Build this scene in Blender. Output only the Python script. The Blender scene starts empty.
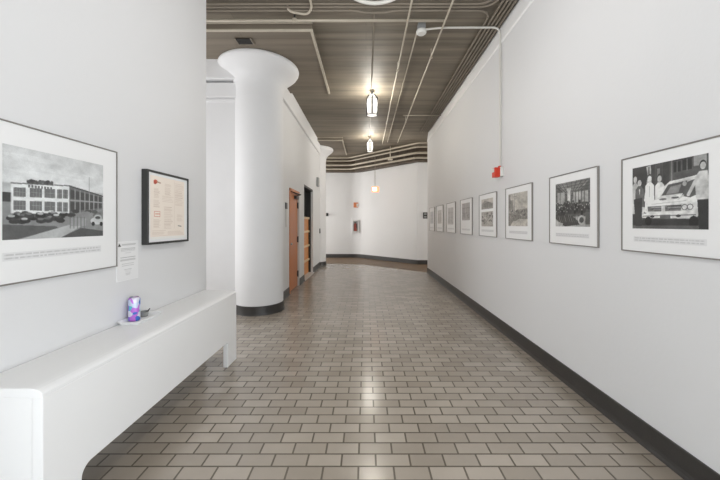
import bpy, bmesh, math, random
import numpy as np
from mathutils import Vector
random.seed(7); rng = np.random.RandomState(7)
sc = bpy.context.scene
COL = sc.collection
F, VX, VY, CH = 324.0, 366.0, 224.0, 1.41
WORLD = {}

# ---------------------------------------------------------------- materials
def lin(c):
    return tuple(((v/12.92) if v <= .04045 else ((v+.055)/1.055)**2.4) for v in c)
def srgb(r, g, b): return lin((r/255, g/255, b/255)) + (1,)

def mat(name, col, rough=.5, metal=0, noise=0.0, nscale=8, bump=0.0, coat=0.0, spec=.5, emit=None, estr=0, bscale=None):
    m = bpy.data.materials.new(name); m.use_nodes = True
    nt = m.node_tree; b = nt.nodes['Principled BSDF']
    b.inputs['Base Color'].default_value = col
    b.inputs['Roughness'].default_value = rough
    b.inputs['Metallic'].default_value = metal
    b.inputs['Coat Weight'].default_value = coat
    b.inputs['Coat Roughness'].default_value = .06
    b.inputs['Specular IOR Level'].default_value = spec
    if emit:
        b.inputs['Emission Color'].default_value = emit
        b.inputs['Emission Strength'].default_value = estr
    if noise or bump:
        tc = nt.nodes.new('ShaderNodeTexCoord')
        n = nt.nodes.new('ShaderNodeTexNoise'); n.inputs['Scale'].default_value = nscale; n.inputs['Detail'].default_value = 6
        nt.links.new(tc.outputs['Object'], n.inputs['Vector'])
        if noise:
            r = nt.nodes.new('ShaderNodeMixRGB')
            r.inputs[1].default_value = tuple(max(0, c*(1-noise)) for c in col[:3])+(1,)
            r.inputs[2].default_value = tuple(min(1, c*(1+noise)) for c in col[:3])+(1,)
            nt.links.new(n.outputs['Fac'], r.inputs[0]); nt.links.new(r.outputs[0], b.inputs['Base Color'])
        if bump:
            n2 = nt.nodes.new('ShaderNodeTexNoise'); n2.inputs['Scale'].default_value = bscale or nscale*6
            nt.links.new(tc.outputs['Object'], n2.inputs['Vector'])
            bp = nt.nodes.new('ShaderNodeBump'); bp.inputs['Strength'].default_value = bump; bp.inputs['Distance'].default_value = .01
            nt.links.new(n2.outputs['Fac'], bp.inputs['Height']); nt.links.new(bp.outputs[0], b.inputs['Normal'])
    return m

M = {}
M['wall'] = mat('white_wall_paint', (.75,.75,.752,1), .6, noise=.015, nscale=1.2, bump=.06, bscale=40)
M['plaster'] = mat('painted_concrete', (.80,.80,.805,1), .6, noise=.03, nscale=3, bump=.18, bscale=14)
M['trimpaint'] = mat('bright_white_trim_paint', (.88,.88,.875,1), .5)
M['bench'] = mat('bench_white_paint', (.89,.89,.885,1), .35, noise=.012, nscale=3, bump=.02)
M['base'] = mat('black_vinyl_base', srgb(58,56,54), .4, noise=.22, nscale=9, bump=.05)
M['dark'] = mat('dark_metal', srgb(44,43,42), .45)
M['frame_grey'] = mat('dark_grey_metal_frame', srgb(146,142,137), .35, metal=.4)
M['frame_black'] = mat('black_wood_frame', srgb(50,51,50), .4, noise=.1, nscale=20)
M['mount'] = mat('white_mount_board', (.86,.86,.855,1), .5, coat=.35)
M['paper'] = mat('white_paper', (.92,.92,.92,1), .6)
M['ink'] = mat('grey_ink', srgb(150,150,152), .6)
M['conduit'] = mat('bare_conduit', srgb(188,179,163), .5, metal=.15, noise=.12, nscale=7)
M['conduit_dark'] = mat('grimy_conduit', srgb(136,127,114), .55, metal=.15, noise=.15, nscale=7)
M['conduit_white'] = mat('white_painted_conduit', srgb(215,213,206), .5)
M['white_plastic'] = mat('white_plastic', srgb(228,227,222), .35)
M['grey_plastic'] = mat('grey_plastic', srgb(150,152,152), .4)
M['red'] = mat('red_plastic', srgb(214,58,32), .35)
M['redcab'] = mat('red_enamel', srgb(168,84,72), .3)
M['orange_plastic'] = mat('orange_plastic', srgb(214,130,82), .4)
M['steel'] = mat('brushed_steel', srgb(170,168,162), .3, metal=.9)
M['jamb'] = mat('pale_grey_jamb_paint', srgb(205,203,200), .5)
M['lamp'] = mat('lamp_glass', (1,.97,.9,1), .4, emit=(1,.90,.77,1), estr=50)
M['exit_glow'] = mat('glowing_orange_glass', srgb(240,150,110), .4, emit=(1,.36,.17,1), estr=1.1)
M['exit_core'] = mat('lit_bulb_window', (1,.9,.8,1), .4, emit=(1,.82,.66,1), estr=3)
M['ledge'] = mat('pale_plaster_edge', srgb(196,188,172), .7, noise=.15, nscale=9)  # pale tone for the drop panel edge strips
M['void'] = mat('unlit_duct_black', (.02,.018,.016,1), .8)

def wood(name, c1, c2, axis='Z'):
    m = bpy.data.materials.new(name); m.use_nodes = True; nt = m.node_tree; b = nt.nodes['Principled BSDF']
    tc = nt.nodes.new('ShaderNodeTexCoord'); mp = nt.nodes.new('ShaderNodeMapping')
    mp.inputs['Scale'].default_value = {'Z': (14,14,1.2), 'Y': (14,1.2,14)}[axis]
    n = nt.nodes.new('ShaderNodeTexNoise'); n.inputs['Scale'].default_value = 2.5; n.inputs['Detail'].default_value = 8
    r = nt.nodes.new('ShaderNodeMixRGB'); r.inputs[1].default_value = c1; r.inputs[2].default_value = c2
    nt.links.new(tc.outputs['Object'], mp.inputs[0]); nt.links.new(mp.outputs[0], n.inputs['Vector'])
    nt.links.new(n.outputs['Fac'], r.inputs[0]); nt.links.new(r.outputs[0], b.inputs['Base Color'])
    b.inputs['Roughness'].default_value = .4
    return m
M['door'] = wood('orange_oak_veneer', srgb(178,98,44), srgb(210,132,72))
M['panel'] = wood('honey_pine_boards', srgb(196,122,60), srgb(226,158,92), 'Y')
M['batten'] = wood('pale_pine_batten', srgb(226,196,150), srgb(240,214,176), 'Y')

def tile_mat():
    m = bpy.data.materials.new('quarry_tile_floor'); m.use_nodes = True; nt = m.node_tree; b = nt.nodes['Principled BSDF']
    W, D = .2035, .10175
    geo = nt.nodes.new('ShaderNodeNewGeometry')
    mp = nt.nodes.new('ShaderNodeMapping'); mp.inputs['Location'].default_value = (-1.381+W/2, -1.783, 0)
    nt.links.new(geo.outputs['Position'], mp.inputs[0])
    br = nt.nodes.new('ShaderNodeTexBrick'); br.offset = .5; br.offset_frequency = 2; br.squash = 1
    br.inputs['Scale'].default_value = 1; br.inputs['Brick Width'].default_value = W; br.inputs['Row Height'].default_value = D
    br.inputs['Mortar Size'].default_value = .0062; br.inputs['Mortar Smooth'].default_value = .15; br.inputs['Bias'].default_value = 0
    br.inputs['Color1'].default_value = srgb(158,148,135); br.inputs['Color2'].default_value = srgb(178,168,155)
    br.inputs['Mortar'].default_value = srgb(102,93,81)
    nt.links.new(mp.outputs[0], br.inputs['Vector'])
    n = nt.nodes.new('ShaderNodeTexNoise'); n.inputs['Scale'].default_value = 5; n.inputs['Detail'].default_value = 6
    nt.links.new(geo.outputs['Position'], n.inputs['Vector'])
    cr = nt.nodes.new('ShaderNodeMapRange'); cr.inputs[3].default_value = .90; cr.inputs[4].default_value = 1.08
    nt.links.new(n.outputs['Fac'], cr.inputs[0])
    mx = nt.nodes.new('ShaderNodeMixRGB'); mx.blend_type = 'MULTIPLY'; mx.inputs[0].default_value = 1
    nt.links.new(br.outputs['Color'], mx.inputs[1]); nt.links.new(cr.outputs[0], mx.inputs[2])
    nt.links.new(mx.outputs[0], b.inputs['Base Color'])
    rr = nt.nodes.new('ShaderNodeMapRange'); rr.inputs[3].default_value = .27; rr.inputs[4].default_value = .75
    nt.links.new(br.outputs['Fac'], rr.inputs[0]); nt.links.new(rr.outputs[0], b.inputs['Roughness'])
    b.inputs['Coat Weight'].default_value = .5; b.inputs['Coat Roughness'].default_value = .17
    inv = nt.nodes.new('ShaderNodeMath'); inv.operation = 'SUBTRACT'; inv.inputs[0].default_value = 1
    nt.links.new(br.outputs['Fac'], inv.inputs[1])
    bp = nt.nodes.new('ShaderNodeBump'); bp.inputs['Strength'].default_value = .35; bp.inputs['Distance'].default_value = .004
    nt.links.new(inv.outputs[0], bp.inputs['Height']); nt.links.new(bp.outputs[0], b.inputs['Normal'])
    return m
M['tile'] = tile_mat()

def ceiling_mat(name, c1, c2):
    m = bpy.data.materials.new(name); m.use_nodes = True; nt = m.node_tree; b = nt.nodes['Principled BSDF']
    geo = nt.nodes.new('ShaderNodeNewGeometry')
    mp = nt.nodes.new('ShaderNodeMapping'); mp.inputs['Scale'].default_value = (.35, 5.5, 1)
    nt.links.new(geo.outputs['Position'], mp.inputs[0])
    n = nt.nodes.new('ShaderNodeTexNoise'); n.inputs['Scale'].default_value = 1.4; n.inputs['Detail'].default_value = 7; n.inputs['Roughness'].default_value = .6
    nt.links.new(mp.outputs[0], n.inputs['Vector'])
    r = nt.nodes.new('ShaderNodeValToRGB'); r.color_ramp.elements[0].position = .3; r.color_ramp.elements[1].position = .7
    r.color_ramp.elements[0].color = c1; r.color_ramp.elements[1].color = c2
    nt.links.new(n.outputs['Fac'], r.inputs[0])
    br = nt.nodes.new('ShaderNodeTexBrick'); br.inputs['Scale'].default_value = 1; br.inputs['Brick Width'].default_value = 3.4; br.inputs['Row Height'].default_value = .155
    br.inputs['Mortar Size'].default_value = .004; br.inputs['Mortar Smooth'].default_value = .6
    br.inputs['Color1'].default_value = (.86,.86,.86,1); br.inputs['Color2'].default_value = (1.08,1.08,1.08,1); br.inputs['Mortar'].default_value = (.62,.6,.58,1)
    nt.links.new(geo.outputs['Position'], br.inputs['Vector'])
    mx = nt.nodes.new('ShaderNodeMixRGB'); mx.blend_type = 'MULTIPLY'; mx.inputs[0].default_value = .8
    nt.links.new(r.outputs[0], mx.inputs[1]); nt.links.new(br.outputs['Color'], mx.inputs[2])
    nt.links.new(mx.outputs[0], b.inputs['Base Color']); b.inputs['Roughness'].default_value = .62
    bp = nt.nodes.new('ShaderNodeBump'); bp.inputs['Strength'].default_value = .4; bp.inputs['Distance'].default_value = .01
    nt.links.new(mx.outputs[0], bp.inputs['Height']); nt.links.new(bp.outputs[0], b.inputs['Normal'])
    return m
M['ceil'] = ceiling_mat('board_formed_concrete', srgb(104,96,84), srgb(140,131,116))
M['beam'] = ceiling_mat('grimy_beam_concrete', srgb(70,60,50), srgb(104,92,78))  # beam colour darkened to imitate shadow gaps between the far pipes
M['slab'] = ceiling_mat('drop_slab_concrete', srgb(118,108,95), srgb(136,126,112))

lm = bpy.data.materials.new('lit_lantern_glass'); lm.use_nodes = True
_nt = lm.node_tree; _nt.nodes.remove(_nt.nodes['Principled BSDF'])
_e = _nt.nodes.new('ShaderNodeEmission'); _e.inputs[0].default_value = (1,.95,.85,1); _e.inputs[1].default_value = 1.5
_t = _nt.nodes.new('ShaderNodeBsdfTransparent'); _m = _nt.nodes.new('ShaderNodeMixShader'); _m.inputs[0].default_value = .5
_nt.links.new(_t.outputs[0], _m.inputs[1]); _nt.links.new(_e.outputs[0], _m.inputs[2]); _nt.links.new(_m.outputs[0], _nt.nodes['Material Output'].inputs[0])
M['lamp'] = lm
pm = bpy.data.materials.new('photographic_print'); pm.use_nodes = True
_a = pm.node_tree.nodes.new('ShaderNodeVertexColor'); _a.layer_name = 'print'
_b = pm.node_tree.nodes['Principled BSDF']; _b.inputs['Roughness'].default_value = .5; _b.inputs['Coat Weight'].default_value = .35; _b.inputs['Coat Roughness'].default_value = .06
pm.node_tree.links.new(_a.outputs['Color'], _b.inputs['Base Color'])
M['print'] = pm

# ---------------------------------------------------------------- mesh helpers
class MB:
    def __init__(s): s.v = []; s.f = []; s.sm = []
    def add(s, vs, fs, smooth=False):
        o = len(s.v); s.v += [tuple(p) for p in vs]
        for f in fs: s.f.append(tuple(i+o for i in f)); s.sm.append(smooth)
        return s
    def box(s, x0, x1, y0, y1, z0, z1):
        x0, x1 = min(x0,x1), max(x0,x1); y0, y1 = min(y0,y1), max(y0,y1); z0, z1 = min(z0,z1), max(z0,z1)
        return s.add([(x0,y0,z0),(x1,y0,z0),(x1,y1,z0),(x0,y1,z0),(x0,y0,z1),(x1,y0,z1),(x1,y1,z1),(x0,y1,z1)],
              [(0,3,2,1),(4,5,6,7),(0,1,5,4),(1,2,6,5),(2,3,7,6),(3,0,4,7)])
    def prism(s, poly, axis, a, b):
        def P(p, t):
            return {'x': (t,p[0],p[1]), 'y': (p[0],t,p[1]), 'z': (p[0],p[1],t)}[axis]
        n = len(poly)
        vs = [P(p,a) for p in poly]+[P(p,b) for p in poly]
        fs = [tuple(range(n)), tuple(range(2*n-1, n-1, -1))]
        fs += [(i, i+n, (i+1)%n+n, (i+1)%n) for i in range(n)]
        return s.add(vs, fs)
    def lathe(s, prof, c, seg=48, smooth=True):
        n = len(prof); vs = []
        for k in range(seg):
            a = 2*math.pi*k/seg
            vs += [(c[0]+r*math.cos(a), c[1]+r*math.sin(a), c[2]+z) for r, z in prof]
        fs = []
        for k in range(seg):
            k2 = (k+1) % seg
            for i in range(n-1): fs.append((k*n+i, k2*n+i, k2*n+i+1, k*n+i+1))
        s.add(vs, fs, smooth)
        for i, rev in ((0, True), (n-1, False)):
            if prof[i][0] > 1e-5:
                ring = [vs[k*n+i] for k in range(seg)]
                s.add(ring, [tuple(range(seg))[::-1] if rev else tuple(range(seg))])
        return s
    def tube(s, path, r, seg=10, closed=False):
        path = [Vector(p) for p in path]; n = len(path); vs = []
        prev = None
        for i, p in enumerate(path):
            if closed: d = path[(i+1)%n]-path[i-1]
            else: d = path[min(i+1,n-1)]-path[max(i-1,0)]
            d.normalize()
            if prev is None:
                up = Vector((0,0,1)) if abs(d.z) < .9 else Vector((0,1,0))
                a = d.cross(up).normalized()
            else:
                a = (prev-d*prev.dot(d)).normalized()
            prev = a; b = d.cross(a)
            for k in range(seg):
                t = 2*math.pi*k/seg; vs.append(p+a*(r*math.cos(t))+b*(r*math.sin(t)))
        fs = []
        for i in range(n if closed else n-1):
            j = (i+1) % n
            for k in range(seg):
                k2 = (k+1) % seg; fs.append((i*seg+k, i*seg+k2, j*seg+k2, j*seg+k))
        s.add(vs, fs, True)
        if not closed:
            s.add(vs[:seg], [tuple(range(seg))[::-1]]); s.add(vs[-seg:], [tuple(range(seg))])
        return s
    def build(s, name, m, parent=None, bevel=0, seg=2, origin=None):
        me = bpy.data.meshes.new(name)
        v = np.array(s.v, dtype=float)
        if origin is None:
            lo, hi = v.min(0), v.max(0); origin = ((lo[0]+hi[0])/2, (lo[1]+hi[1])/2, lo[2])
        me.from_pydata((v-np.array(origin)).tolist(), [], s.f)
        me.polygons.foreach_set('use_smooth', s.sm)
        bm = bmesh.new(); bm.from_mesh(me)
        bmesh.ops.remove_doubles(bm, verts=bm.verts, dist=1e-6)
        bmesh.ops.recalc_face_normals(bm, faces=bm.faces)
        if bevel:
            es = [e for e in bm.edges if len(e.link_faces) == 2 and e.calc_face_angle(0) > .5]
            bmesh.ops.bevel(bm, geom=es, offset=bevel, segments=seg, affect='EDGES', profile=.5, clamp_overlap=True)
        for e in bm.edges:
            if len(e.link_faces) == 2 and e.calc_face_angle(0) > .6: e.smooth = False
        bm.to_mesh(me); bm.free()
        me.materials.append(m)
        o = bpy.data.objects.new(name, me); COL.objects.link(o)
        place(o, origin, parent)
        return o
def place(o, origin, parent):
    if parent is not None:
        p = WORLD[parent.name]; o.parent = parent
        o.location = (origin[0]-p[0], origin[1]-p[1], origin[2]-p[2])
    else: o.location = origin
    WORLD[o.name] = tuple(origin)
def tag(o, label, cat, group=None):
    o['label'] = label; o['category'] = cat
    if group: o['group'] = group
    return o
def thing(name, loc, label, cat, group=None):
    o = bpy.data.objects.new(name, None); COL.objects.link(o); o.empty_display_size = .1
    place(o, loc, None); return tag(o, label, cat, group)
def struct(o, label=None):
    o['kind'] = 'structure'
    if label: o['label'] = label
    return o
def arc(c, r, a0, a1, n=8):
    return [(c[0]+r*math.cos(a0+(a1-a0)*i/n), c[1]+r*math.sin(a0+(a1-a0)*i/n)) for i in range(n+1)]
def fillet(path, r, n=6):
    P = [Vector(p) for p in path]; out = [P[0]]
    for i in range(1, len(P)-1):
        a = (P[i-1]-P[i]); b = (P[i+1]-P[i]); la, lb = a.length, b.length
        q = min(r, la*.45, lb*.45); a.normalize(); b.normalize()
        p0, p1 = P[i]+a*q, P[i]+b*q
        for k in range(n+1):
            t = k/n; out.append(p0*(1-t)**2+P[i]*2*t*(1-t)+p1*t*t)
    out.append(P[-1]); return out

# ---------------------------------------------------------------- the setting
XR, XL, XW = 1.78, -1.70, -1.54
CZ = 4.06
YB, YF = -4.2, 15.0
struct(MB().box(-5.2, 6.0, YB, YF, -.15, 0).build('floor', M['tile']))
struct(MB().box(-5.2, 6.0, YB, YF, CZ, CZ+.15).build('ceiling', M['ceil']))
struct(MB().prism([(XR,0),(XR,3.79),(XR+.035,CZ),(6.0,CZ),(6.0,0)], 'y', YB, 9.38).build('wall_right', M['wall']))
struct(MB().prism([(XR-.014,3.80),(XR-.010,3.79),(XR+.002,3.785),(XR+.04,3.79),(XR+.04,CZ),(XR+.022,CZ)], 'y', YB, 9.38).build('trim_6', M['trimpaint']))  # strip along the wall top, whiter than the wall below
struct(MB().box(-5.2, XL, YB, 3.45, 0, CZ).build('wall_left', M['wall'], bevel=.004))
# cross wall behind the recess, with ledges, and its beam
struct(MB().box(-5.2, -1.9, 5.16, 5.6, 0, 3.45).box(-5.2, -2.0, 5.11, 5.5, 3.41, 3.645).box(-5.2, -2.0, 5.135, 5.5, 3.35, 3.40).box(-5.2, -1.9, 5.3, 5.6, 3.64, 3.7).build('wall_recess', M['plaster'], bevel=.012))
struct(MB().box(-5.2, -1.9, 5.05, 5.6, 3.68, CZ).build('trim_1', M['plaster'], bevel=.015))
struct(MB().box(-5.2, -5.0, 3.45, 5.6, 0, CZ).build('wall_recess_end', M['wall']))
# corridor wall with two openings
D0, D1, DH = 6.50, 7.46, 2.14
O0, O1, OH = 8.06, 9.40, 2.40
w = MB()
w.box(-2.3, XW, 5.5, D0, 0, 3.70).box(-2.3, XW, D1, O0, 0, 3.70).box(-2.3, XW, O1, 11.3, 0, 3.70)
w.box(-2.3, XW, D0, D1, DH, 3.70).box(-2.3, XW, O0, O1, OH, 3.70)
w.box(-2.3, -1.75, O0, O1, 0, OH).box(-2.3, -1.72, D0, D1, 0, DH)
struct(w.build('wall_corridor', M['wall']))
struct(MB().box(-2.3, -1.49, 5.5, 11.2, 3.69, CZ).build('trim_2', M['plaster'], bevel=.012))
# far wall: short straight run, slanted run, straight run into the side passage
BEND = [(v.x, v.y) for v in fillet([(-5.2,13.5,0),(-.3,13.62,0),(1.79,11.30,0)], .35, 8)]
fw = BEND+[(6.0,11.30),(6.0,14.9),(-5.2,14.9)]
struct(MB().prism(fw, 'z', 0, CZ).build('wall_far', M['wall']))
struct(MB().box(-5.2, -5.0, 11.3, 13.6, 0, CZ).build('wall_far_left', M['wall']))
struct(MB().box(-5.2, -2.3, 11.1, 11.3, 0, CZ).build('wall_far_near', M['wall']))
struct(MB().box(5.8, 6.0, 9.38, 11.3, 0, CZ).build('wall_passage_end', M['wall']))
# concrete beam running along the top of the far wall
bm_ = [(-5.0,13.25),(-2.6,13.26),(-.45,13.3),(1.68,11.08),(6.0,11.08),(6.0,11.33),(1.80,11.33),(-.29,13.62),(-5.0,13.52)]
struct(MB().prism(bm_, 'z', 3.56, CZ).build('trim_3', M['beam']))
# drop panels around the two columns
def drop_panel(n, yc):
    x1, h = -.72, 1.04
    struct(MB().box(-2.8, x1, yc-h, yc+h, 3.98, CZ).build('ceiling_drop_panel', M['slab']))
    L = [(-2.8,yc-h-.014),(x1+.014,yc-h-.014),(x1+.014,yc+h),(x1-.022,yc+h),(x1-.022,yc-h+.022),(-2.8,yc-h+.022)]
    e = MB().prism(L, 'z', 3.965, 3.985).box(-2.8, x1+.014, yc-h-.05, yc-h-.018, CZ-.014, CZ-.001)
    struct(e.build('trim_%d' % n, M['ledge']))
drop_panel(4, 5.33); drop_panel(5, 10.98)
# baseboards with a small toe
def base_prof(t=.012, toe=.026, h=.15):
    return [(0,0),(toe,0),(toe,.006),(t+.004,.022),(t,.04),(t,h-.004),(t-.004,h),(0,h)]
struct(MB().prism([(XR-x, z) for x, z in base_prof()], 'y', YB, 9.38).build('baseboard_right', M['base']))
lb = MB()
for a, b in ((5.6,D0-.03),(D1+.03,O0),(O1+.05,10.9)):
    lb.prism([(XW+x, z) for x, z in base_prof()], 'y', a, b)
struct(lb.build('baseboard_left', M['base']))
def base_run(m, pts, t=.014, h=.15):
    for (a, b) in zip(pts[:-1], pts[1:]):
        d = Vector((b[0]-a[0], b[1]-a[1])).normalized(); n = Vector((d.y, -d.x))*t
        m.prism([(a[0],a[1]),(b[0],b[1]),(b[0]+n.x,b[1]+n.y),(a[0]+n.x,a[1]+n.y)], 'z', 0, h)
fb = MB(); base_run(fb, BEND+[(5.8,11.30)])
struct(fb.build('baseboard_far', M['base']))
# darker brown band on the floor that follows the far wall
M['border'] = mat('brown_border_tile', srgb(108,86,62), .5, noise=.12, nscale=6)
bd = [(-1.36,11.5),(-.62,11.42),(-.1,11.25),(.6,10.6),(1.75,9.45),(5.8,9.45),(5.8,11.28),(1.79,11.28),(-.3,13.58),(-2.2,13.49),(-2.2,11.5)]
struct(MB().prism(bd, 'z', 0.0, .003).build('floor_border', M['border']))
# entrance wall behind the viewer with a wide window
struct(MB().box(XL,-1.5,YB,YB+.2,0,CZ).box(1.6,XR,YB,YB+.2,0,CZ).box(-1.5,1.6,YB,YB+.2,3.6,CZ).box(-1.5,1.6,YB,YB+.2,0,.25).build('wall_back', M['wall']))
struct(MB().box(-1.5,1.6,YB+.06,YB+.12,.25,.31).box(-1.5,1.6,YB+.06,YB+.12,3.54,3.6).box(-1.5,-1.44,YB+.06,YB+.12,.31,3.54).box(1.54,1.6,YB+.06,YB+.12,.31,3.54).box(.02,.08,YB+.06,YB+.12,.31,3.54).build('window_1', M['dark']))

def fill_frame(n, x, f):  # frames set on solid walls around the added side fill lights
    y0, y1, z0, z1 = -2.2, .9, .25, 2.25; m = MB()
    for b in ((y0,y1,z0,z0+.05),(y0,y1,z1-.05,z1),(y0,y0+.05,z0+.05,z1-.05),(y1-.05,y1,z0+.05,z1-.05),(-.68,-.63,z0+.05,z1-.05)):
        m.box(x+f*.001, x+f*.05, *b)
    struct(m.build('window_%d' % n, M['trimpaint']))
fill_frame(2, XR, -1); fill_frame(3, XL, 1)

# ---------------------------------------------------------------- columns
def column(yc, label):
    c = (-1.757, yc, 0)
    t = thing('column', c, label, 'column', 'round white columns')
    MB().lathe([(.38,.0),(.38,3.55)], c, 72).build('shaft', M['plaster'], t)
    pr = [(.381,3.40),(.381,3.54),(.385,3.60),(.40,3.66),(.44,3.73),(.497,3.79),(.56,3.84),(.607,3.885),(.632,3.925),(.637,3.95),(.632,3.968),(.62,3.979)]
    MB().lathe(pr, c, 72).build('capital', M['plaster'], t)
    MB().lathe([(.385,.0),(.402,.0),(.396,.02),(.392,.04),(.392,.135),(.386,.14),(.381,.14)], c, 72).build('base_ring', M['base'], t)
column(5.35, 'large round white column with flared capital in the left foreground')
column(11.1, 'far round white column half hidden at end of left wall')

# ---------------------------------------------------------------- doors
d = MB().box(-1.60,-1.565,D0+.06,D1-.06,.012,DH-.06).build('door_1', M['door'], bevel=.003)
struct(d, 'orange wood door with closer arm in the left wall')
MB().box(-1.72,-1.525,D0,D0+.055,0,DH).box(-1.72,-1.525,D0,D1,DH-.055,DH).build('door_frame', M['door'], d, bevel=.004)
MB().box(-1.72,-1.528,D1-.055,D1,0,DH-.055).build('door_jamb', M['jamb'], d, bevel=.004)['label'] = 'pale grey hinge side jamb'
for z in (.28, 1.06, 1.83):
    MB().lathe([(.011,-.07),(.013,-.065),(.013,.065),(.011,.07)], (-1.553,D1-.062,z), 12).box(-1.566,-1.561,D1-.12,D1-.062,z-.06,z+.06).build('hinge', M['dark'], d)
cl = MB().box(-1.565,-1.51,D1-.42,D1-.16,1.96,2.03).build('door_closer', M['dark'], d, bevel=.006)
MB().tube([(-1.53,D1-.29,2.035),(-1.42,D1-.42,2.045),(-1.52,D1-.62,2.07)], .012, 8).build('closer_arm', M['dark'], cl)
kb = MB().lathe([(.0,-.0),(.026,.004),(.03,.02),(.02,.04),(.0,.046)], (0,0,0), 20)
kb.v = [(-1.535+z if False else -1.565+z*1.0+.015, D0+.14+x, 1.0+y) for x, y, z in kb.v]
kb.build('door_knob', M['steel'], d)
# panelled wooden gate in the wider opening
g = MB().box(-1.70,-1.665,O0+.02,O1-.03,.02,1.60).build('door_2', M['panel'], bevel=.003)
struct(g, 'honey wood panelled gate under a dark opening')
for z in (.40,.80,1.20,1.575):
    MB().box(-1.668,-1.635,O0+.02,O1-.03,z-.028,z+.028).build('rail', M['batten'], g, bevel=.004)
MB().box(-1.74,-1.60,O1-.025,O1,0,OH).box(-1.74,-1.545,O0,O1,OH-.05,OH).box(-1.748,-1.742,O0,O1,1.62,OH-.05).build('dark_surround', M['dark'], g)  # frame plus a dark plate imitating the unlit void above the gate
MB().box(-1.74,-1.50,O0,O1,0,.02).build('threshold', M['jamb'], g, bevel=.004)

# ---------------------------------------------------------------- bench and what is on it
XF, BY0, BY1 = -1.356, 1.358, 3.39
t = thing('bench', ((XF+XL)/2, (BY0+BY1)/2, 0), 'long white built-in bench along the left wall', 'bench')
top = [(XL+.003,.68),(XL+.003,.72)]+[(-1.425,.72),(-1.40,.7185),(-1.38,.714),(-1.367,.707),(XF,.697),(XF,.68)]
MB().prism(top, 'y', BY0, BY1).build('top_panel', M['bench'], t, bevel=.003)
r = .055
op = [(BY0,0),(BY0,.681),(BY1,.681),(BY1,0),(BY1-.21,0)]
op += arc((BY1-.21-.012,.248-.012), .012, 0, math.pi/2, 4)
op += arc((BY0+.19+r,.248-r), r, math.pi/2, math.pi, 10)
op += [(BY0+.19,0)]
MB().prism(op, 'x', XF-.045, XF).build('front_panel', M['bench'], t, bevel=.004)
MB().box(XL+.003, XF-.047, BY0+.004, BY0+.04, 0, .68).build('end_panel', M['bench'], t, bevel=.003)
def soda_can(x, y, z, label):
    r, h = .036, .168
    t = thing('drink_can', (x,y,z), label, 'can')
    m = bpy.data.materials.new('can_print'); m.use_nodes = True; nt = m.node_tree; b = nt.nodes['Principled BSDF']
    tc = nt.nodes.new('ShaderNodeTexCoord'); v = nt.nodes.new('ShaderNodeTexVoronoi'); v.inputs['Scale'].default_value = 28
    nt.links.new(tc.outputs['Object'], v.inputs['Vector'])
    sp = nt.nodes.new('ShaderNodeSeparateColor'); nt.links.new(v.outputs['Color'], sp.inputs[0])
    cr = nt.nodes.new('ShaderNodeValToRGB'); cr.color_ramp.interpolation = 'CONSTANT'
    cols = [srgb(64,118,205), srgb(196,120,220), srgb(140,108,214), srgb(225,225,240), srgb(90,195,215), srgb(205,215,240)]
    for i, c in enumerate(cols):
        e = cr.color_ramp.elements[0] if i == 0 else cr.color_ramp.elements.new(i/len(cols))
        e.position = i/len(cols); e.color = c
    nt.links.new(sp.outputs[0], cr.inputs[0]); nt.links.new(cr.outputs[0], b.inputs['Base Color'])
    b.inputs['Roughness'].default_value = .3; b.inputs['Metallic'].default_value = .15
    MB().lathe([(.026,.0),(r-.003,.004),(r,.012),(r,h-.016),(r-.003,h-.009),(.0275,h-.002)], (x,y,z), 40).build('can_body', m, t)
    MB().lathe([(.0275,h-.003),(.0282,h),(.0265,h+.001),(.0255,h-.004),(.0,h-.004)], (x,y,z), 32).build('lid', M['steel'], t)
    MB().box(x-.008,x+.008,y-.018,y+.004,z+h-.004,z+h-.0025).build('pull_tab', M['steel'], t)
px0, px1, py0, py1 = -1.694, -1.540, 2.185, 2.47
pl = MB()
pts = []
def rr(x0,x1,y0,y1,r,n=5):
    return arc((x1-r,y1-r),r,0,math.pi/2,n)+arc((x0+r,y1-r),r,math.pi/2,math.pi,n)+arc((x0+r,y0+r),r,math.pi,1.5*math.pi,n)+arc((x1-r,y0+r),r,1.5*math.pi,2*math.pi,n)
rings = [(rr(px0+.022,px1-.022,py0+.022,py1-.022,.012), .7205), (rr(px0+.004,px1-.004,py0+.004,py1-.004,.018), .742),
         (rr(px0,px1,py0,py1,.02), .745), (rr(px0+.004,px1-.004,py0+.004,py1-.004,.018), .746), (rr(px0+.024,px1-.024,py0+.024,py1-.024,.012), .725)]
vs = [(p[0],p[1],z) for R_, z in rings for p in R_]; n = len(rings[0][0])
fs = [(i*n+k, i*n+(k+1)%n, (i+1)*n+(k+1)%n, (i+1)*n+k) for i in range(4) for k in range(n)]
fs += [tuple(range(n))[::-1], tuple(range(4*n, 5*n))]
tag(pl.add(vs, fs).build('paper_tray', M['paper']), 'shallow white rectangular tray on the bench under the can', 'tray')
soda_can(-1.642, 2.296, .7258, 'tall blue and purple drink can standing on white tray')
M['clear'] = mat('smoky_plastic', srgb(150,152,148), .2)
cup = thing('small_cup', (-1.648,2.405,.7252), 'small grey cup on the white tray behind the can', 'cup')
MB().lathe([(.0,.0),(.026,.0),(.031,.036),(.0325,.037),(.0295,.036),(.025,.004),(.0,.004)], (-1.648,2.405,.7252), 28).build('cup_body', M['clear'], cup)
MB().tube([(-1.648,2.405,.731),(-1.640,2.42,.75),(-1.625,2.437,.776)], .004, 8).build('stirrer', M['dark'], cup)['label'] = 'dark stick standing in the cup'

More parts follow.
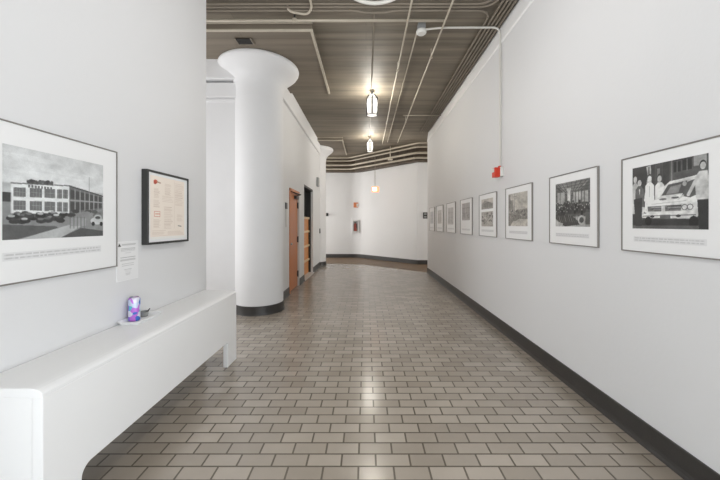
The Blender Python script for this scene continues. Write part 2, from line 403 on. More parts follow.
# ---------------------------------------------------------------- painted prints
class Canvas:
    def __init__(s, w, h, bg=.5):
        s.W, s.H = w*2, h*2; s.w, s.h = w, h
        s.a = np.zeros((s.H, s.W, 3)); s.a[:] = bg
        s.X, s.Y = np.meshgrid((np.arange(s.W)+.5)/s.W, (np.arange(s.H)+.5)/s.H)
    def put(s, m, c, al=1):
        c = np.array(c if hasattr(c, '__len__') else (c,)*3); s.a[m] = s.a[m]*(1-al)+c*al; return s
    def rect(s, x0, y0, x1, y1, c, al=1): return s.put((s.X>=x0)&(s.X<x1)&(s.Y>=y0)&(s.Y<y1), c, al)
    def ell(s, x, y, rx, ry, c, al=1): return s.put(((s.X-x)/rx)**2+((s.Y-y)/ry)**2 < 1, c, al)
    def poly(s, pts, c, al=1):
        m = np.zeros(s.X.shape, bool); n = len(pts)
        for i in range(n):
            (x0,y0),(x1,y1) = pts[i], pts[(i+1)%n]
            if y0 == y1: continue
            m ^= ((s.Y>=min(y0,y1))&(s.Y<max(y0,y1))&(s.X < x0+(s.Y-y0)*(x1-x0)/(y1-y0)))
        return s.put(m, c, al)
    def line(s, x0, y0, x1, y1, w, c, al=1):
        dx, dy = x1-x0, y1-y0; L = dx*dx+dy*dy+1e-9
        t = np.clip(((s.X-x0)*dx+(s.Y-y0)*dy)/L, 0, 1)
        return s.put((s.X-x0-t*dx)**2+(s.Y-y0-t*dy)**2 < (w/2)**2, c, al)
    def grain(s, amp, cell=3):
        g = rng.rand(s.H//cell+2, s.W//cell+2)
        g = np.repeat(np.repeat(g, cell, 0), cell, 1)[:s.H,:s.W]
        s.a = np.clip(s.a+(g[...,None]-.5)*2*amp, 0, 1); return s
    def mottle(s, amp):
        g = np.zeros(s.X.shape)
        for cells, w_ in ((7,.4),(17,.35),(37,.25)):
            r = rng.rand(cells+2, cells+2); fx, fy_ = s.X*cells, s.Y*cells; ix, iy = fx.astype(int), fy_.astype(int); tx, ty = fx-ix, fy_-iy
            g += w_*((r[iy,ix]*(1-tx)+r[iy,ix+1]*tx)*(1-ty)+(r[iy+1,ix]*(1-tx)+r[iy+1,ix+1]*tx)*ty)
        s.a = np.clip(s.a*(1+(g[...,None]-.5)*2*amp), 0, 1); return s
    def tone(s, lo, hi, tint=(1,1,1)):
        s.a = (lo+(hi-lo)*s.a)*np.array(tint); return s
    def final(s):
        return np.clip(s.a.reshape(s.h,2,s.w,2,3).mean((1,3)), 0, 1)
def print_mesh(name, cv, x, ya, yb, z0, z1, parent):
    # columns run from ya (left as seen) to yb; x is the plane facing the corridor
    im = cv.final(); h, w = im.shape[:2]
    ys = np.linspace(ya, yb, w+1); zs = np.linspace(z1, z0, h+1)
    o = ((x), (ya+yb)/2, z0)
    V = np.array([(0, yy-o[1], zz-o[2]) for zz in zs for yy in ys])
    fs = []
    for j in range(h):
        for i in range(w):
            q = (j*(w+1)+i, (j+1)*(w+1)+i, (j+1)*(w+1)+i+1, j*(w+1)+i+1)
            fs.append(q if (yb > ya) else q)
    me = bpy.data.meshes.new(name); me.from_pydata(V.tolist(), [], fs)
    L = np.where(im <= .04045, im/12.92, ((im+.055)/1.055)**2.4).reshape(-1,3)
    at = me.color_attributes.new('print', 'FLOAT_COLOR', 'CORNER')
    c = np.ones((h*w,4,4), np.float32); c[...,:3] = L[:,None,:]
    at.data.foreach_set('color', c.ravel())
    me.materials.append(M['print'])
    ob = bpy.data.objects.new(name, me); COL.objects.link(ob); place(ob, o, parent); return ob

def person(c, x, y, s, body, skin=.8, hair=.15, legs=None, al=1, h=.45):
    c.poly([(x-.055*s,y+.10*s),(x-.02*s,y+.055*s),(x+.02*s,y+.055*s),(x+.055*s,y+.10*s),(x+.06*s,y+h*s),(x-.06*s,y+h*s)], body, al)
    if legs is not None:
        c.poly([(x-.05*s,y+h*s),(x+.05*s,y+h*s),(x+.045*s,y+.9*s),(x-.045*s,y+.9*s)], legs, al)
    c.ell(x, y-.01*s, .03*s, .048*s, hair, al); c.ell(x, y+.012*s, .026*s, .042*s, skin, al)

def art_factory_exterior():
    c = Canvas(150, 116, .78)
    for k in range(40): c.rect(0, k/100, 1, (k+1)/100, .84+.08*k/40)
    for (x, y, rx, ry) in ((.25,.1,.25,.03),(.6,.2,.3,.03),(.4,.26,.4,.02)): c.ell(x,y,rx,ry,.96,.4)
    c.rect(0,.5,.08,.75,.2); c.rect(0,.6,1,1,.55)
    # tree behind the roof and the roof sign
    for k in range(60): c.ell(.2+.22*rng.rand(), .385-.05*rng.rand()*(1-abs(k/30-1)*.3), .014, .02, .2+.15*rng.rand())
    fa = [(.065,.40),(.59,.352),(.59,.71),(.065,.72)]; c.poly(fa, .95)
    c.poly([(.59,.352),(1,.44),(1,.62),(.59,.71)], .42)
    c.line(.065,.40,.59,.352,.012,.35); c.line(.59,.352,1,.44,.016,.25)
    for k in range(8): c.rect(.2+.028*k,.395,.216+.028*k,.425,.35)
    fy = lambda u, v: (.40-(u-.065)*.0914)*(1-v)+.715*v
    for u0, u1 in ((.085,.18),(.215,.32),(.345,.445),(.465,.515),(.525,.575)):
        for v0, v1 in ((.14,.45),(.58,.9)):
            c.poly([(u0,fy(u0,v0)),(u1,fy(u1,v0)),(u1,fy(u1,v1)),(u0,fy(u0,v1))], .42)
            for k in range(1,4):
                u = u0+(u1-u0)*k/4; c.line(u,fy(u,v0),u,fy(u,v1),.003,.6)
            c.line(u0,fy(u0,(v0+v1)/2),u1,fy(u1,(v0+v1)/2),.004,.65)
    sy = lambda u, v: (.352+(u-.59)*.2146)*(1-v)+(.71-(u-.59)*.22)*v
    for k in range(7):
        u0 = .605+.056*k; u1 = u0+.042
        for v0, v1 in ((.12,.45),(.56,.9)):
            c.poly([(u0,sy(u0,v0)),(u1,sy(u1,v0)),(u1,sy(u1,v1)),(u0,sy(u0,v1))], .25)
        c.line(u1+.007,sy(u1,.08),u1+.007,sy(u1,1),.008,.7)
    c.line(.59,sy(.605,.5),1,sy(1,.5),.012,.66)
    c.line(.82,.2,.82,.46,.006,.6)
    for k in range(26):
        x = .02+.52*rng.rand(); y = .70+.11*rng.rand()
        c.ell(x,y,.045,.028,.12+.12*rng.rand()); c.ell(x-.005,y-.022,.028,.014,.75*rng.rand()+.2)
    for k in range(12):
        x = .60+.4*rng.rand(); y = .66+.06*rng.rand(); c.ell(x,y,.04,.025,.2+.4*rng.rand())
    c.poly([(0,.84),(.45,.86),(.5,.9),(.1,1),(0,1)], .33); c.poly([(.12,1),(.6,.84),(.76,.84),(.5,1)], .72)
    c.poly([(.5,1),(.72,.885),(1,.93),(1,1)], .3)
    c.rect(.6,.76,.78,.86,.62)
    for k in range(5): c.line(.6+.04*k,.74,.6+.04*k,.89,.004,.35)
    c.ell(.92,.79,.085,.05,.85); c.ell(.93,.74,.05,.035,.8); c.ell(.93,.745,.035,.02,.25); c.ell(.87,.83,.02,.03,.1); c.ell(.975,.83,.02,.03,.1)
    return c.mottle(.14).grain(.02,2).tone(.07,.95,(.99,1,1))
def art_car():
    c = Canvas(150, 126, .2)
    for k in range(6): c.rect(.35+.02*k,.0,.36+.02*k,.35,.3)
    c.rect(.55,.02,1,.40,.30); c.rect(.60,.03,.69,.18,.12); c.rect(.71,.02,.82,.17,.12)
    for u in (.645,.765): c.line(u,.02,u,.18,.008,.45)
    c.rect(.57,.0,.585,.4,.5); c.rect(.84,.0,.98,.14,.62)
    c.poly([(.22,.02),(.29,.0),(.30,.30),(.22,.34),(.24,.15)], .72)
    c.poly([(.25,.03),(.27,.02),(.27,.3),(.25,.3)], .35); c.rect(.38,.08,.42,.34,.6,.7)
    person(c,.045,.20,1.0,.8,.85,.75); person(c,.115,.245,1.2,.36,.88,.2,.3); c.poly([(.105,.36),(.125,.36),(.118,.46)],.95); person(c,.27,.205,1.2,1,.9,.3); c.line(.22,.4,.2,.55,.03,.97); person(c,.415,.225,1.15,.97,.9,.25); c.line(.45,.4,.43,.5,.03,.97); c.line(.27,.33,.27,.5,.006,.6)
    # car
    c.poly([(.22,.60),(.42,.52),(.48,.36),(.55,.30),(.92,.26),(1,.30),(1,.80),(.22,.80)], .9)
    c.poly([(.44,.50),(.53,.345),(.77,.32),(.73,.49)], .3); c.poly([(.50,.49),(.56,.38),(.70,.36),(.66,.48)], .55)
    c.line(.55,.315,.92,.265,.018,.97)
    c.poly([(.20,.64),(.42,.53),(.78,.50),(.92,.60),(.92,.66),(.24,.66)], .94)
    c.ell(.46,.555,.05,.015,.4); c.ell(.62,.545,.05,.015,.35); c.line(.3,.62,.75,.6,.008,.7)
    c.poly([(.24,.655),(.70,.65),(.69,.735),(.25,.735)], .18)
    for k in range(4): c.line(.25,.672+.018*k,.69,.668+.018*k,.006,.75)
    c.rect(.44,.655,.49,.735,.85)
    for x in (.735,.80): c.ell(x,.69,.036,.042,.25); c.ell(x,.69,.028,.033,.95)
    c.ell(.20,.70,.03,.035,.9); c.poly([(.14,.76),(.88,.745),(.90,.80),(.86,.855),(.16,.83)], .93)
    c.line(.17,.80,.86,.80,.014,.35); c.rect(.42,.79,.56,.85,.35); c.ell(.31,.81,.03,.02,.2); c.ell(.66,.81,.03,.02,.2)
    c.poly([(.1,.86),(.9,.87),(1,1),(0,1),(.02,.84)], .17); c.ell(.84,.90,.055,.085,.06); c.ell(.25,.88,.05,.07,.06)
    c.poly([(0,.62),(.2,.66),(.18,.78),(0,.76)], .78); c.rect(0,.95,1,1,.35)
    c.poly([(.02,.52),(.16,.5),(.15,.96),(.05,.96)], .2)
    # man leaning over the engine and man at the right
    c.poly([(.70,.53),(.77,.34),(.90,.30),(.93,.5),(.80,.56)], .32); c.ell(.735,.36,.025,.035,.75); c.line(.72,.52,.66,.57,.02,.8)
    c.poly([(.85,.30),(.90,.22),(.99,.22),(1,.30),(1,.62),(.87,.60)], .82); c.line(.86,.34,.78,.52,.04,.8)
    c.poly([(.88,.60),(1,.60),(1,1),(.90,1)], .13); c.ell(.94,.135,.036,.06,.1); c.ell(.942,.15,.031,.05,.78)
    return c.mottle(.35).grain(.02,2).tone(.07,.93,(1,1,.99))
def art_workshop():
    c = Canvas(110, 92, .35)
    c.poly([(0,0),(1,0),(.7,.3),(.35,.3)], .5)
    for k in range(9): c.line(k/8*1.2-.1,0,.4+k*.02,.32,.012,.2)
    for k in range(5): c.line(0,.05+.06*k,1,.03+.06*k,.01,.22)
    c.rect(.06,.22,.30,.5,.68); c.rect(.55,.25,.95,.5,.7)
    for x in (.15,.62,.7,.78,.86): c.line(x,.2,x,.5,.02,.3)
    c.rect(.38,.14,.47,.52,.88); c.rect(.36,.14,.49,.19,.8); c.rect(0,.48,1,.72,.25)
    for k in range(70):
        x = rng.rand(); y = .46+.26*rng.rand(); c.ell(x,y,.035,.05,.06+.25*rng.rand()); c.ell(x,y-.05,.012,.016,.7)
    c.rect(0,.78,1,1,.72); c.poly([(0,.72),(.5,.76),(.8,.95),(.3,1),(0,.82)], .2)
    for k in range(14): c.line(.05+.06*k,.76,.1+.06*k,.9,.016,.15+.4*rng.rand())
    c.ell(.78,.86,.1,.1,.8); c.ell(.78,.86,.06,.06,.3); c.poly([(0,.88),(.25,.93),(.2,1),(0,1)], .82)
    c.rect(.88,.7,1,.95,.35)
    return c.mottle(.4).grain(.025,2).tone(.10,.88,(1,1,.985))
def art_street():
    c = Canvas(80, 66, .78)
    c.rect(0,.02,.12,.75,.5); c.rect(.14,.2,.26,.75,.55); c.poly([(0,.1),(.25,.28),(.25,.8),(0,.8)], .45)
    for k in range(8): c.rect(.02+.03*(k%4),.22+.14*(k//4),.035+.03*(k%4),.3+.14*(k//4),.25)
    c.line(.33,0,.33,.75,.02,.35); c.line(.24,.1,.45,.1,.012,.4)
    c.rect(.5,.5,1,.62,.6); c.rect(.0,.55,1,.85,.42)
    for k in range(110):
        x = rng.rand(); y = .52+.27*rng.rand(); c.ell(x,y,.025,.04,.15+.4*rng.rand()); c.ell(x,y-.04,.01,.014,.75)
    c.poly([(.1,1),(.55,.78),(1,.8),(1,1)], .8); c.poly([(0,.86),(.3,.82),(.1,1),(0,1)], .4)
    return c.mottle(.4).grain(.025,2).tone(.22,.86,(1,.975,.93))
def art_upper():
    c = Canvas(56, 34, .8)
    c.poly([(0,.5),(.3,.15),(1,.5),(1,1),(0,1)], .5); c.poly([(.1,.55),(.6,.3),(.95,.6),(.9,.8),(.1,.85)], .35)
    for k in range(10): c.line(.08*k+.1,.45,.08*k+.16,.9,.02,.25+.5*rng.rand())
    return c.mottle(.3).grain(.03,2).tone(.25,.88,(1,.97,.93))
def art_lower():
    c = Canvas(56, 38, .7)
    for k in range(60): c.ell(rng.rand(),.1+.7*rng.rand(),.06,.06,.2+.6*rng.rand())
    c.line(.1,.2,.8,.9,.04,.8); c.line(.2,.9,.9,.2,.03,.3)
    return c.mottle(.3).grain(.03,2).tone(.25,.85,(1,.97,.93))
def art_block(seed, lo, hi, tint):
    c = Canvas(44, 44, .7)
    c.rect(0,.0,1,.25,.62); c.rect(.0,.25,1,.9,.4)
    for k in range(6): c.rect(.04+.16*k,.32+.02*(k%2),.15+.16*k,.55,.65)
    for k in range(30): c.ell(rng.rand(),.6+.3*rng.rand(),.04,.06,.3+.5*rng.rand())
    c.rect(.46,.05,.52,.95,.75)
    return c.mottle(.3).grain(.03,2).tone(lo,hi,tint)
def art_poster():
    c = Canvas(110, 124, (.965,.92,.87))
    R_, G_ = (.80,.42,.32), (.78,.70,.64)
    c.ell(.13,.09,.05,.03,(.78,.36,.27)); c.ell(.115,.11,.035,.022,(.72,.30,.22)); c.line(.17,.09,.25,.1,.02,(.72,.58,.50))
    def block(x0,x1,y0,y1,step=.018):
        y = y0
        while y < y1:
            c.line(x0,y,x0+(x1-x0)*(.7+.3*rng.rand()),y,.005,G_,.75); y += step
    block(.09,.24,.20,.36); block(.08,.25,.38,.50); block(.37,.55,.10,.28); block(.30,.62,.30,.40,.022); block(.66,.93,.06,.45,.022)
    for q in ((.10,.56,.24,.56),(.24,.56,.24,.64),(.24,.64,.10,.64),(.10,.64,.10,.56)): c.line(*q,.007,R_,.8)
    for x in (.13,.17,.21): c.line(x,.6,x+.02,.6,.02,R_,.5)
    block(.08,.26,.69,.82); block(.35,.60,.48,.84,.022); block(.72,.9,.60,.72); c.line(.75,.79,.85,.80,.014,(.5,.48,.46))
    block(.05,.4,.87,.93); block(.45,.95,.88,.94)
    c.line(.30,.02,.30,.84,.003,G_,.6); c.line(.64,.02,.64,.84,.003,G_,.6); c.line(.05,.95,.95,.95,.004,G_,.6)
    c.rect(.95,0,1,1,(.95,.95,.94)); c.rect(0,.965,1,1,(.95,.94,.92))
    return c
def art_caption(n=2):
    c = Canvas(80, 10, .885)
    for y in ((.3,.7) if n == 2 else (.5,)):
        x = .02
        while x < .97:
            w_ = .02+.05*rng.rand(); c.rect(x,y-.1,min(x+w_,.98),y+.1,.785); x += w_+.012
    return c
def art_notice():
    c = Canvas(44, 60, .93)
    c.poly([(.03,.11),(.09,.03),(.16,.11)], .25); c.rect(.03,.1,.17,.115,.3)
    def ln(x0,x1,y,v=.74,w_=.014): c.rect(x0,y,x1,y+w_,v)
    ln(.2,.9,.06,.66); ln(.2,.85,.09)
    for y in (.17,.2,.23): ln(.16,.86,y)
    ln(.35,.65,.29)
    for y in (.40,.46,.49): ln(.14,.88,y,.68)
    for y in (.57,.62): ln(.2,.8,y,.8)
    for k in range(5): ln(.5-.18+.02*k,.5+.18-.02*k,.72+.035*k,.8)
    return c

def framed(name, label, xwall, face, y0, y1, z0, z1, depth, fw, fm, prints, caption=None, group=None, cat='framed photograph', mount=True):
    """face = +1 looks along +X (left wall), -1 looks along -X (right wall)."""
    t = thing(name, (xwall, (y0+y1)/2, z0), label, cat, group)
    xa, xb = xwall+face*.002, xwall+face*depth
    f = MB()
    f.box(xa,xb,y0,y0+fw,z0,z1).box(xa,xb,y1-fw,y1,z0,z1).box(xa,xb,y0+fw,y1-fw,z0,z0+fw).box(xa,xb,y0+fw,y1-fw,z1-fw,z1)
    f.build('picture_frame', fm, t, bevel=.0015, seg=1)
    xm = xwall+face*(depth-.007)
    MB().box(xa, xm, y0+fw, y1-fw, z0+fw, z1-fw).build('mount_board', M['mount'], t)
    def side(a, b): return (a, b) if face > 0 else (b, a)
    for cv, a, b, c_, d_ in prints:
        ya, yb = side(a, b)
        print_mesh('photo_print', cv, xm+face*.001, ya, yb, c_, d_, t)
    if caption:
        ya, yb = side(caption[0], caption[1])
        print_mesh('caption_strip', art_caption(), xm+face*.001, ya, yb, caption[2], caption[3], t)
    return t
framed('framed_photograph', 'large framed black and white photograph of a factory building and parked cars', XL, 1, 1.395, 2.19, 1.123, 1.896, .022, .006, M['frame_grey'],
       [(art_factory_exterior(), 1.50, 2.075, 1.335, 1.785)], (1.50, 2.06, 1.235, 1.275))
bf = framed('framed_document', 'black box framed cream document with red logo on left wall', XL, 1, 2.45, 3.02, 1.251, 1.828, .048, .017, M['frame_black'],
       [(art_poster(), 2.49, 2.98, 1.29, 1.79)], cat='framed document')
nt_ = MB().box(XL-.0005, XL+.003, 2.207, 2.412, 1.012, 1.287).build('paper_notice', M['paper'])
tag(nt_, 'white paper notice taped to the wall beside the factory photograph', 'notice')
print_mesh('notice_text', art_notice(), XL+.0036, 2.210, 2.409, 1.015, 1.284, nt_)

PG = 'framed photographs along the right wall'
P = [(1.58,2.24,'framed photograph of people around a white car, nearest on right wall'),
     (2.466,3.12,'framed photograph of a crowded workshop floor beside the car photograph'),
     (3.446,4.10,'framed sepia street photograph with a tall pole and crowd'),
     (4.387,5.06,'framed mount holding two sepia photographs one above the other'),
     (5.395,6.07,'framed photograph, next beyond the mount with two prints, squarish grey print'),
     (6.407,7.11,'framed pale photograph, third from the far end of right wall'),
     (7.43,8.13,'framed pale photograph, second from the far end of right wall'),
     (8.36,9.05,'farthest framed photograph on the right wall, at its far end')]
for i, (a, b, lab) in enumerate(P):
    z0, z1 = 1.229, 1.853
    if i == 0: pr = [(art_car(), 1.672, 2.149, 1.381, 1.777)]
    elif i == 1: pr = [(art_workshop(), a+.09, b-.10, 1.388, 1.777)]
    elif i == 2: pr = [(art_street(), a+.10, b-.08, 1.385, 1.775)]
    elif i == 3: pr = [(art_upper(), a+.12, b-.10, 1.63, 1.78), (art_lower(), a+.12, b-.10, 1.375, 1.59)]
    elif i == 4: pr = [(art_block(1,.42,.78,(1,.975,.96)), a+.12, b-.11, 1.476, 1.78)]
    elif i == 5: pr = [(art_block(2,.55,.82,(1,.98,.965)), a+.15, b-.13, 1.40, 1.75)]
    elif i == 6: pr = [(art_block(3,.64,.85,(1,.98,.96)), a+.15, b-.15, 1.42, 1.74)]
    else: pr = [(art_block(4,.66,.86,(.99,.99,1)), a+.15, b-.15, 1.42, 1.74)]
    framed('framed_photograph', lab, XR, -1, a, b, z0, z1, .018, .006, M['frame_grey'], pr, (a+.10, b-.10, 1.295, 1.33), PG)

# ---------------------------------------------------------------- wall devices
t = thing('fire_alarm_strobe', (1.72,4.25,2.02), 'red fire alarm strobe on a white box high on the right wall', 'fire alarm')
MB().box(1.737,1.7802,4.19,4.30,2.03,2.15).build('back_box', M['white_plastic'], t, bevel=.004)['label'] = 'white back box'
MB().box(1.668,1.739,4.195,4.295,2.02,2.145).build('alarm_body', M['red'], t, bevel=.006)
MB().box(1.655,1.67,4.215,4.275,2.085,2.135).build('strobe_lens', M['white_plastic'], t, bevel=.004)
MB().box(1.735,1.762,4.225,4.265,2.145,2.17).build('connector', M['red'], t, bevel=.003)
cz = 3.985
cp = fillet([(1.756,4.245,2.165),(1.756,4.245,cz),(1.0,4.25,cz),(.78,4.29,cz)], .10)
tag(MB().tube(cp, .0125, 10).build('conduit', M['conduit_white']), 'white conduit rising from the alarm and crossing ceiling to detector', 'conduit')
t = thing('smoke_detector', (.735,4.30,3.93), 'round white smoke detector on the ceiling at the conduit ends', 'smoke detector')
MB().lathe([(.0,.0),(.05,.0),(.066,.014),(.07,.035),(.062,.05),(.0,.05)], (.735,4.30,3.93), 28).build('detector_head', M['white_plastic'], t)
MB().box(.685,.785,4.25,4.35,3.98,4.059).build('junction_box', M['grey_plastic'], t, bevel=.006)

t = thing('wall_sign', (-1.535,6.22,1.45), 'small sign with dark top beside the orange door', 'sign')
MB().box(-1.538,-1.526,6.16,6.30,1.70,1.82).build('dark_header', M['dark'], t, bevel=.002)
MB().box(-1.538,-1.532,6.17,6.28,1.35,1.70).build('sign_plate', M['jamb'], t, bevel=.002)
t = thing('wall_horn', (-1.5,10.15,2.58), 'grey horn box high on left wall beyond the dark opening', 'horn')
MB().box(-1.539,-1.47,10.03,10.23,2.58,2.86).build('horn_body', M['grey_plastic'], t, bevel=.012)
MB().box(-1.472,-1.452,10.07,10.19,2.64,2.80).build('grille', M['jamb'], t, bevel=.006)
t = thing('card_reader', (-1.53,10.75,1.14), 'small dark reader box on left wall before the far column', 'card reader')
MB().box(-1.539,-1.515,10.68,10.80,1.10,1.26).build('reader_body', M['dark'], t, bevel=.006)
MB().box(-1.516,-1.511,10.71,10.77,1.19,1.23).build('reader_window', M['grey_plastic'], t)

def wall_frame(u):   # point and direction on the slanted far wall
    a, b = Vector((-.3,13.6)), Vector((1.79,11.30)); d = (b-a).normalized()
    return a+d*u, d, Vector((-d.y*-1, d.x*-1)) if False else Vector((d.y, -d.x))
def oriented(mb, u, z0, w, dep0, dep1, h, straight=False):
    if straight: p = Vector((u, 13.6+(u+.3)*.0435)); d = Vector((1,.0435)).normalized(); n = Vector((d.y,-d.x))
    else: p, d, n = wall_frame(u)
    q = [p-d*w/2+n*dep0, p+d*w/2+n*dep0, p+d*w/2+n*dep1, p-d*w/2+n*dep1]
    return mb.prism([(v.x,v.y) for v in q], 'z', z0, z0+h)
t = thing('extinguisher_cabinet', (-.43,13.5,1.06), 'white fire extinguisher cabinet on the far wall', 'extinguisher cabinet')
U = -.44
cb = MB()
for (du, z, ww, hh) in ((-.115,1.06,.04,.52),(.115,1.06,.04,.52),(0,1.06,.23,.05),(0,1.53,.23,.05)): oriented(cb, U+du, z, ww, .002, .13, hh, True)
oriented(cb, U, 1.06, .25, .002, .02, .52, True)
cb.build('cabinet_case', M['trimpaint'], t)
bk = MB(); oriented(bk, U, 1.10, .2, .02, .03, .44, True); bk.build('cabinet_back', M['jamb'], t)
ex = MB().lathe([(.0,.0),(.058,.0),(.062,.02),(.062,.25),(.045,.30),(.018,.32),(.018,.345),(.0,.345)], (U-.005,13.535,1.115), 20).build('extinguisher', M['redcab'], t)
MB().box(U-.05,U+.04,13.51,13.545,1.455,1.475).tube([(U+.03,13.50,1.455),(U+.055,13.47,1.40),(U+.05,13.48,1.25)], .01, 8).build('valve_handle', M['dark'], ex)
t = thing('alarm_pull_station', (-.42,13.55,1.98), 'orange alarm box on the far wall above the white cabinet', 'alarm box')
oriented(MB(), -.42, 2.10, .20, .002, .05, .21, True).build('alarm_box', M['orange_plastic'], t, bevel=.006)
oriented(MB(), -.365, 2.13, .06, .05, .08, .13, True).build('strobe_lens', M['white_plastic'], t, bevel=.004)
t = thing('switch_plate', (2.06,11.28,1.45), 'dark double switch plate on far wall past the right wall end', 'switch plate')
MB().box(1.99,2.14,11.283,11.299,1.60,1.815).build('plate', M['dark'], t, bevel=.003)
for z in (1.63,1.73): MB().box(2.02,2.11,11.27,11.284,z,z+.055).build('switch', M['grey_plastic'], t, bevel=.003)
tag(oriented(MB(), -1.62, 1.74, .10, .002, .025, .13, True).build('wall_switch', M['dark'], bevel=.004), 'small dark switch on the far wall beside the far column', 'switch')

# ---------------------------------------------------------------- lamps
def lantern(x, y, z, label, s=1.0):
    """z = top of the cap."""
    t = thing('pendant_lantern', (x,y,z), label, 'pendant light', 'glowing ceiling lanterns')
    R6 = lambda r, zz, k: (x+r*s*math.cos(math.pi/6+math.pi/3*k), y+r*s*math.sin(math.pi/6+math.pi/3*k), z+zz*s)
    r0, r1, za, zb = .115, .108, -.13, -.45
    cap = MB()
    cap.lathe([(r_*s, zz*s) for r_, zz in ((.012,.02),(.024,.0),(.034,-.03),(.05,-.05),(.0,-.052))], (x,y,z), 6, False)
    cap.build('cap', M['grey_plastic'], t)
    gl = MB()
    rt = .048
    for k in range(6):
        gl.add([R6(rt,-.05,k),R6(rt,-.05,k+1),R6(r0,za-.014,k+1),R6(r0,za-.014,k)], [(0,1,2,3)])
        gl.add([R6(r0,za-.014,k),R6(r0,za-.014,k+1),R6(r1,zb,k+1),R6(r1,zb,k)], [(0,1,2,3)])
    gl.add([R6(r1,zb,k) for k in range(6)], [tuple(range(6))])
    gl.build('glass_shade', M['lamp'], t)
    MB().tube([R6(r0+.006,za-.012,k) for k in range(6)], .008*s, 6, True).build('top_rim', M['dark'], t)
    for k in range(6):
        MB().tube([R6(rt+.004,-.05,k), R6(r0+.004,za-.01,k), R6(r1+.004,zb-.006,k)], .013*s, 6).build('strut', M['dark'], t)
    MB().tube([R6(r1+.004,zb-.004,k) for k in range(6)], .008*s, 6, True).build('bottom_rim', M['dark'], t)
    MB().tube([(x,y,z), (x,y,CZ-.002)], .009, 8).lathe([(.0,0),(.05,0),(.05,.02),(0,.02)], (x,y,CZ-.022), 20).build('stem', M['conduit_dark'], t)
    ld = bpy.data.lights.new('lantern_bulb', 'POINT'); ld.energy = 95; ld.color = (1,.955,.87); ld.shadow_soft_size = .10
    lo = bpy.data.objects.new('lantern_bulb', ld); COL.objects.link(lo); lo.location = (x, y, z-.26*s)
lantern(.12, 6.42, 4.02, 'nearer hexagonal glass lantern glowing under the ceiling', 1.0)
lantern(.12, 9.75, 3.98, 'farther hexagonal glass lantern glowing near the far pipes', .85)
t = thing('exit_light', (.32,11.5,2.55), 'small glowing orange hanging light before the far wall', 'hanging light')
MB().box(.20,.46,11.44,11.56,2.54,2.74).build('housing', M['exit_glow'], t, bevel=.02)
MB().box(.235,.375,11.428,11.442,2.575,2.705).build('lit_window', M['exit_core'], t, bevel=.006)
MB().tube([(.32,11.5,2.74),(.32,11.5,3.56),(.32,11.5,CZ-.002)], .008, 8).build('hanging_rod', M['conduit_dark'], t)

# ---------------------------------------------------------------- ceiling conduits
def pipe(path, r, m, label, cat='conduit', group=None, rad=.12, clamps=()):
    o = MB().tube(fillet(path, rad), r, 10)
    for cx, cy in clamps: o.box(cx-.005, cx+.005, cy-.008, cy+.008, path[0][2], CZ+.0005).box(cx-.02, cx+.02, cy-.015, cy+.015, path[0][2]-r-.003, path[0][2])
    return tag(o.build('conduit', M[m]), label, cat, group)
zc = 4.025
pipe([(.695,4.36,zc),(.685,10.35,zc)], .011, 'conduit', 'light conduit running down the ceiling from the smoke detector')
pipe([(.52,-1,3.93),(.515,10.2,3.93)], .012, 'conduit', 'light ceiling conduit between the lanterns and the detector conduit', clamps=((.516,5.3),(.515,8.4)))
pipe([(.985,-1,3.93),(.98,10.05,3.93)], .012, 'conduit', 'light ceiling conduit passing right of the smoke detector', clamps=((.984,4.9),(.981,8.0)))
pipe([(.105,4.05,4.045),(.105,9.9,4.045)], .011, 'conduit_dark', 'thin conduit feeding the two lanterns along the ceiling')
pipe([(-3.2,4.085,3.975),(.985,4.085,3.975)], .018, 'conduit', 'thick pale pipe crossing the ceiling before the drop panel', 'pipe')
for x, lab in ((1.755,'conduit hugging the right wall top, first of the bundle'),(1.705,'second conduit from the right wall in the bundle'),
               (1.655,'third conduit from the right wall in the bundle'),(1.605,'fourth conduit from the right wall in the bundle')):
    pipe([(x,-1,zc),(x,9.25,zc)], .014, 'conduit_dark', lab)
pipe([(-3.2,3.85,zc),(1.50,3.85,zc),(1.50,1.5,zc)], .012, 'conduit_dark', 'ceiling cross conduit nearest the viewer, turning towards the viewer', rad=.2)
pipe([(-3.2,3.905,zc),(1.55,3.905,zc),(1.55,1.5,zc)], .012, 'conduit_dark', 'middle ceiling cross conduit of three, turning towards the viewer', rad=.2)
pipe([(-3.2,3.97,zc),(-.15,3.97,zc),(.0,4.01,zc),(.22,4.01,zc),(.37,3.97,zc),(1.55,3.97,zc),(1.55,9.25,zc)], .013, 'conduit_dark', 'ceiling cross conduit with a dip, turning along the right wall bundle', rad=.2)
pipe([(.88,7.72,3.995),(1.79,7.72,3.995)], .009, 'conduit', 'short thin conduit crossing ceiling towards the right wall top')
pipe([(-.63,3.55,3.98),(-.645,3.86,3.98),(-.72,3.98,3.98),(-.90,3.94,3.985),(-.95,3.93,4.02),(-.95,3.935,CZ+.0005)], .014, 'conduit', 'hooked pale conduit bend above the left foreground column', rad=.1)
ring = MB().tube([(.10+.36*math.cos(a*math.pi/24), 3.41+.36*math.sin(a*math.pi/24), 3.98) for a in range(48)], .022, 10, True)
for a in (.8, 2.4, 4, 5.5): ring.tube([(.10+.36*math.cos(a),3.41+.36*math.sin(a),3.98),(.10+.36*math.cos(a),3.41+.36*math.sin(a),CZ+.0005)], .008, 6)
tag(ring.build('pipe_ring', M['conduit_white']), 'round pale pipe ring on the ceiling at top of view', 'pipe')
t = thing('pipe_hanger', (-.92,4.085,3.96), 'dark hanger bracket holding the thick pale pipe', 'pipe hanger')
MB().tube([(-.90,4.085,3.995),(-.90,4.085,CZ-.002)], .012, 8).build('rod', M['dark'], t)
MB().lathe([(.012,0),(.03,.006),(.03,.044),(.012,.05)], (-.90,4.085,3.95), 16).build('clamp', M['conduit'], t)
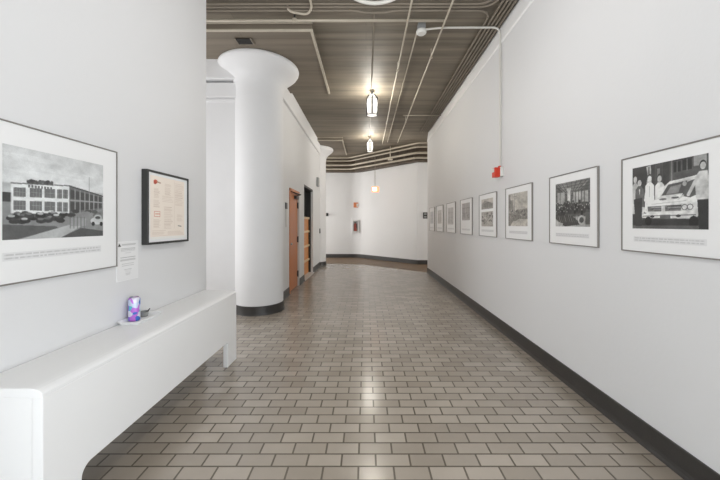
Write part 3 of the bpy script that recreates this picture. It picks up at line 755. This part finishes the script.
# pipes that follow the far wall
for yl, yr, z, r, lab in ((12.5,10.2,3.965,.026,'front and highest of four'),(12.78,10.45,3.90,.026,'second from the front'),
                          (12.95,10.7,3.76,.036,'third from the front'),(13.15,10.92,3.64,.034,'lowest of four')):
    pipe([(-4.8,yl,z),(-.62,yl,z),(1.66,yr,z),(5.6,yr,z)], r, 'conduit', 'pale pipe along the far wall, '+lab, 'pipe', rad=.12)
t = thing('pipe_hanger', (.82,10.98,3.575), 'trapeze hanger rod with cross bars at the far pipes', 'pipe hanger')
MB().tube([(.82,10.98,3.60),(.82,10.98,CZ-.002)], .014, 8).build('rod', M['conduit'], t)
MB().box(.74,.90,10.90,11.06,3.575,3.605).build('bracket', M['conduit'], t, bevel=.004)
# vent on the drop panel, its unlit depth painted as a black plate
t = thing('ceiling_vent', (-1.71,4.55,3.95), 'dark rectangular vent in the ceiling above the foreground column', 'vent')
MB().box(-1.80,-1.60,4.47,4.60,3.962,3.969).build('vent_hole', M['void'], t)
MB().box(-1.815,-1.80,4.455,4.615,3.955,3.969).box(-1.60,-1.585,4.455,4.615,3.955,3.969).box(-1.80,-1.60,4.60,4.615,3.955,3.969).build('vent_rim', M['conduit_dark'], t)

# ---------------------------------------------------------------- light
def area(name, loc, rot, sx, sy, e, col=(1,1,1)):
    l = bpy.data.lights.new(name, 'AREA'); l.shape = 'RECTANGLE'; l.size = sx; l.size_y = sy; l.energy = e; l.color = col
    o = bpy.data.objects.new(name, l); COL.objects.link(o); o.location = loc; o.rotation_euler = rot
    return o
PI = math.pi
DAY = (.885,.945,1)
area('window_daylight', (.05, YB+.05, 1.5), (PI/2, 0, 0), 3.0, 2.4, 26, DAY)          # +Y
area('side_window_daylight', (XR-.02, -.65, 1.25), (PI/2, 0, PI/2), 3.0, 1.9, 68, DAY)     # -X, added fill light, no opening in the wall behind it
area('side_window_daylight', (XL+.02, -.85, 1.25), (PI/2, 0, -PI/2), 2.6, 1.9, 48, DAY)    # +X, added fill light opposite, also on uncut wall
area('recess_daylight', (-4.9, 4.3, 2.0), (PI/2, 0, -PI/2), 1.5, 3.0, 55, (.99,.99,1))      # +X
area('passage_daylight', (5.7, 10.3, 2.1), (PI/2, 0, PI/2), 1.7, 2.8, 80, (1,.97,.92))      # -X
area('left_passage_daylight', (-4.9, 12.4, 1.9), (PI/2, 0, -PI/2), 1.9, 3.0, 118, (1,.985,.96))  # unseen fill added to brighten the slanted far wall
for y, zl, en in ((-.3, 2.9, 12), (2.4, 3.15, 38)):  # two unseen point lights added to lift walls and bench top
    ld = bpy.data.lights.new('lantern_glow', 'POINT'); ld.energy = en; ld.color = (.99,.99,1); ld.shadow_soft_size = .15
    lo = bpy.data.objects.new('lantern_glow', ld); COL.objects.link(lo); lo.location = (.12, y, zl)
wd = bpy.data.worlds.new('world'); sc.world = wd; wd.use_nodes = True
wd.node_tree.nodes['Background'].inputs[0].default_value = (.95,.98,1,1); wd.node_tree.nodes['Background'].inputs[1].default_value = 1.5

# ---------------------------------------------------------------- camera
cd = bpy.data.cameras.new('camera'); cam = bpy.data.objects.new('camera', cd); COL.objects.link(cam)
cam.location = (0,0,CH); cam.rotation_euler = (PI/2,0,0)
cd.sensor_width = 36; cd.lens = F/720*36; cd.shift_x = (360-VX)/720; cd.shift_y = (VY-240)/720; cd.clip_start = .02
sc.camera = cam
vs_ = sc.view_settings; vs_.view_transform = 'Standard'; vs_.look = 'None'; vs_.exposure = .16; vs_.gamma = 1; vs_.use_curve_mapping = False
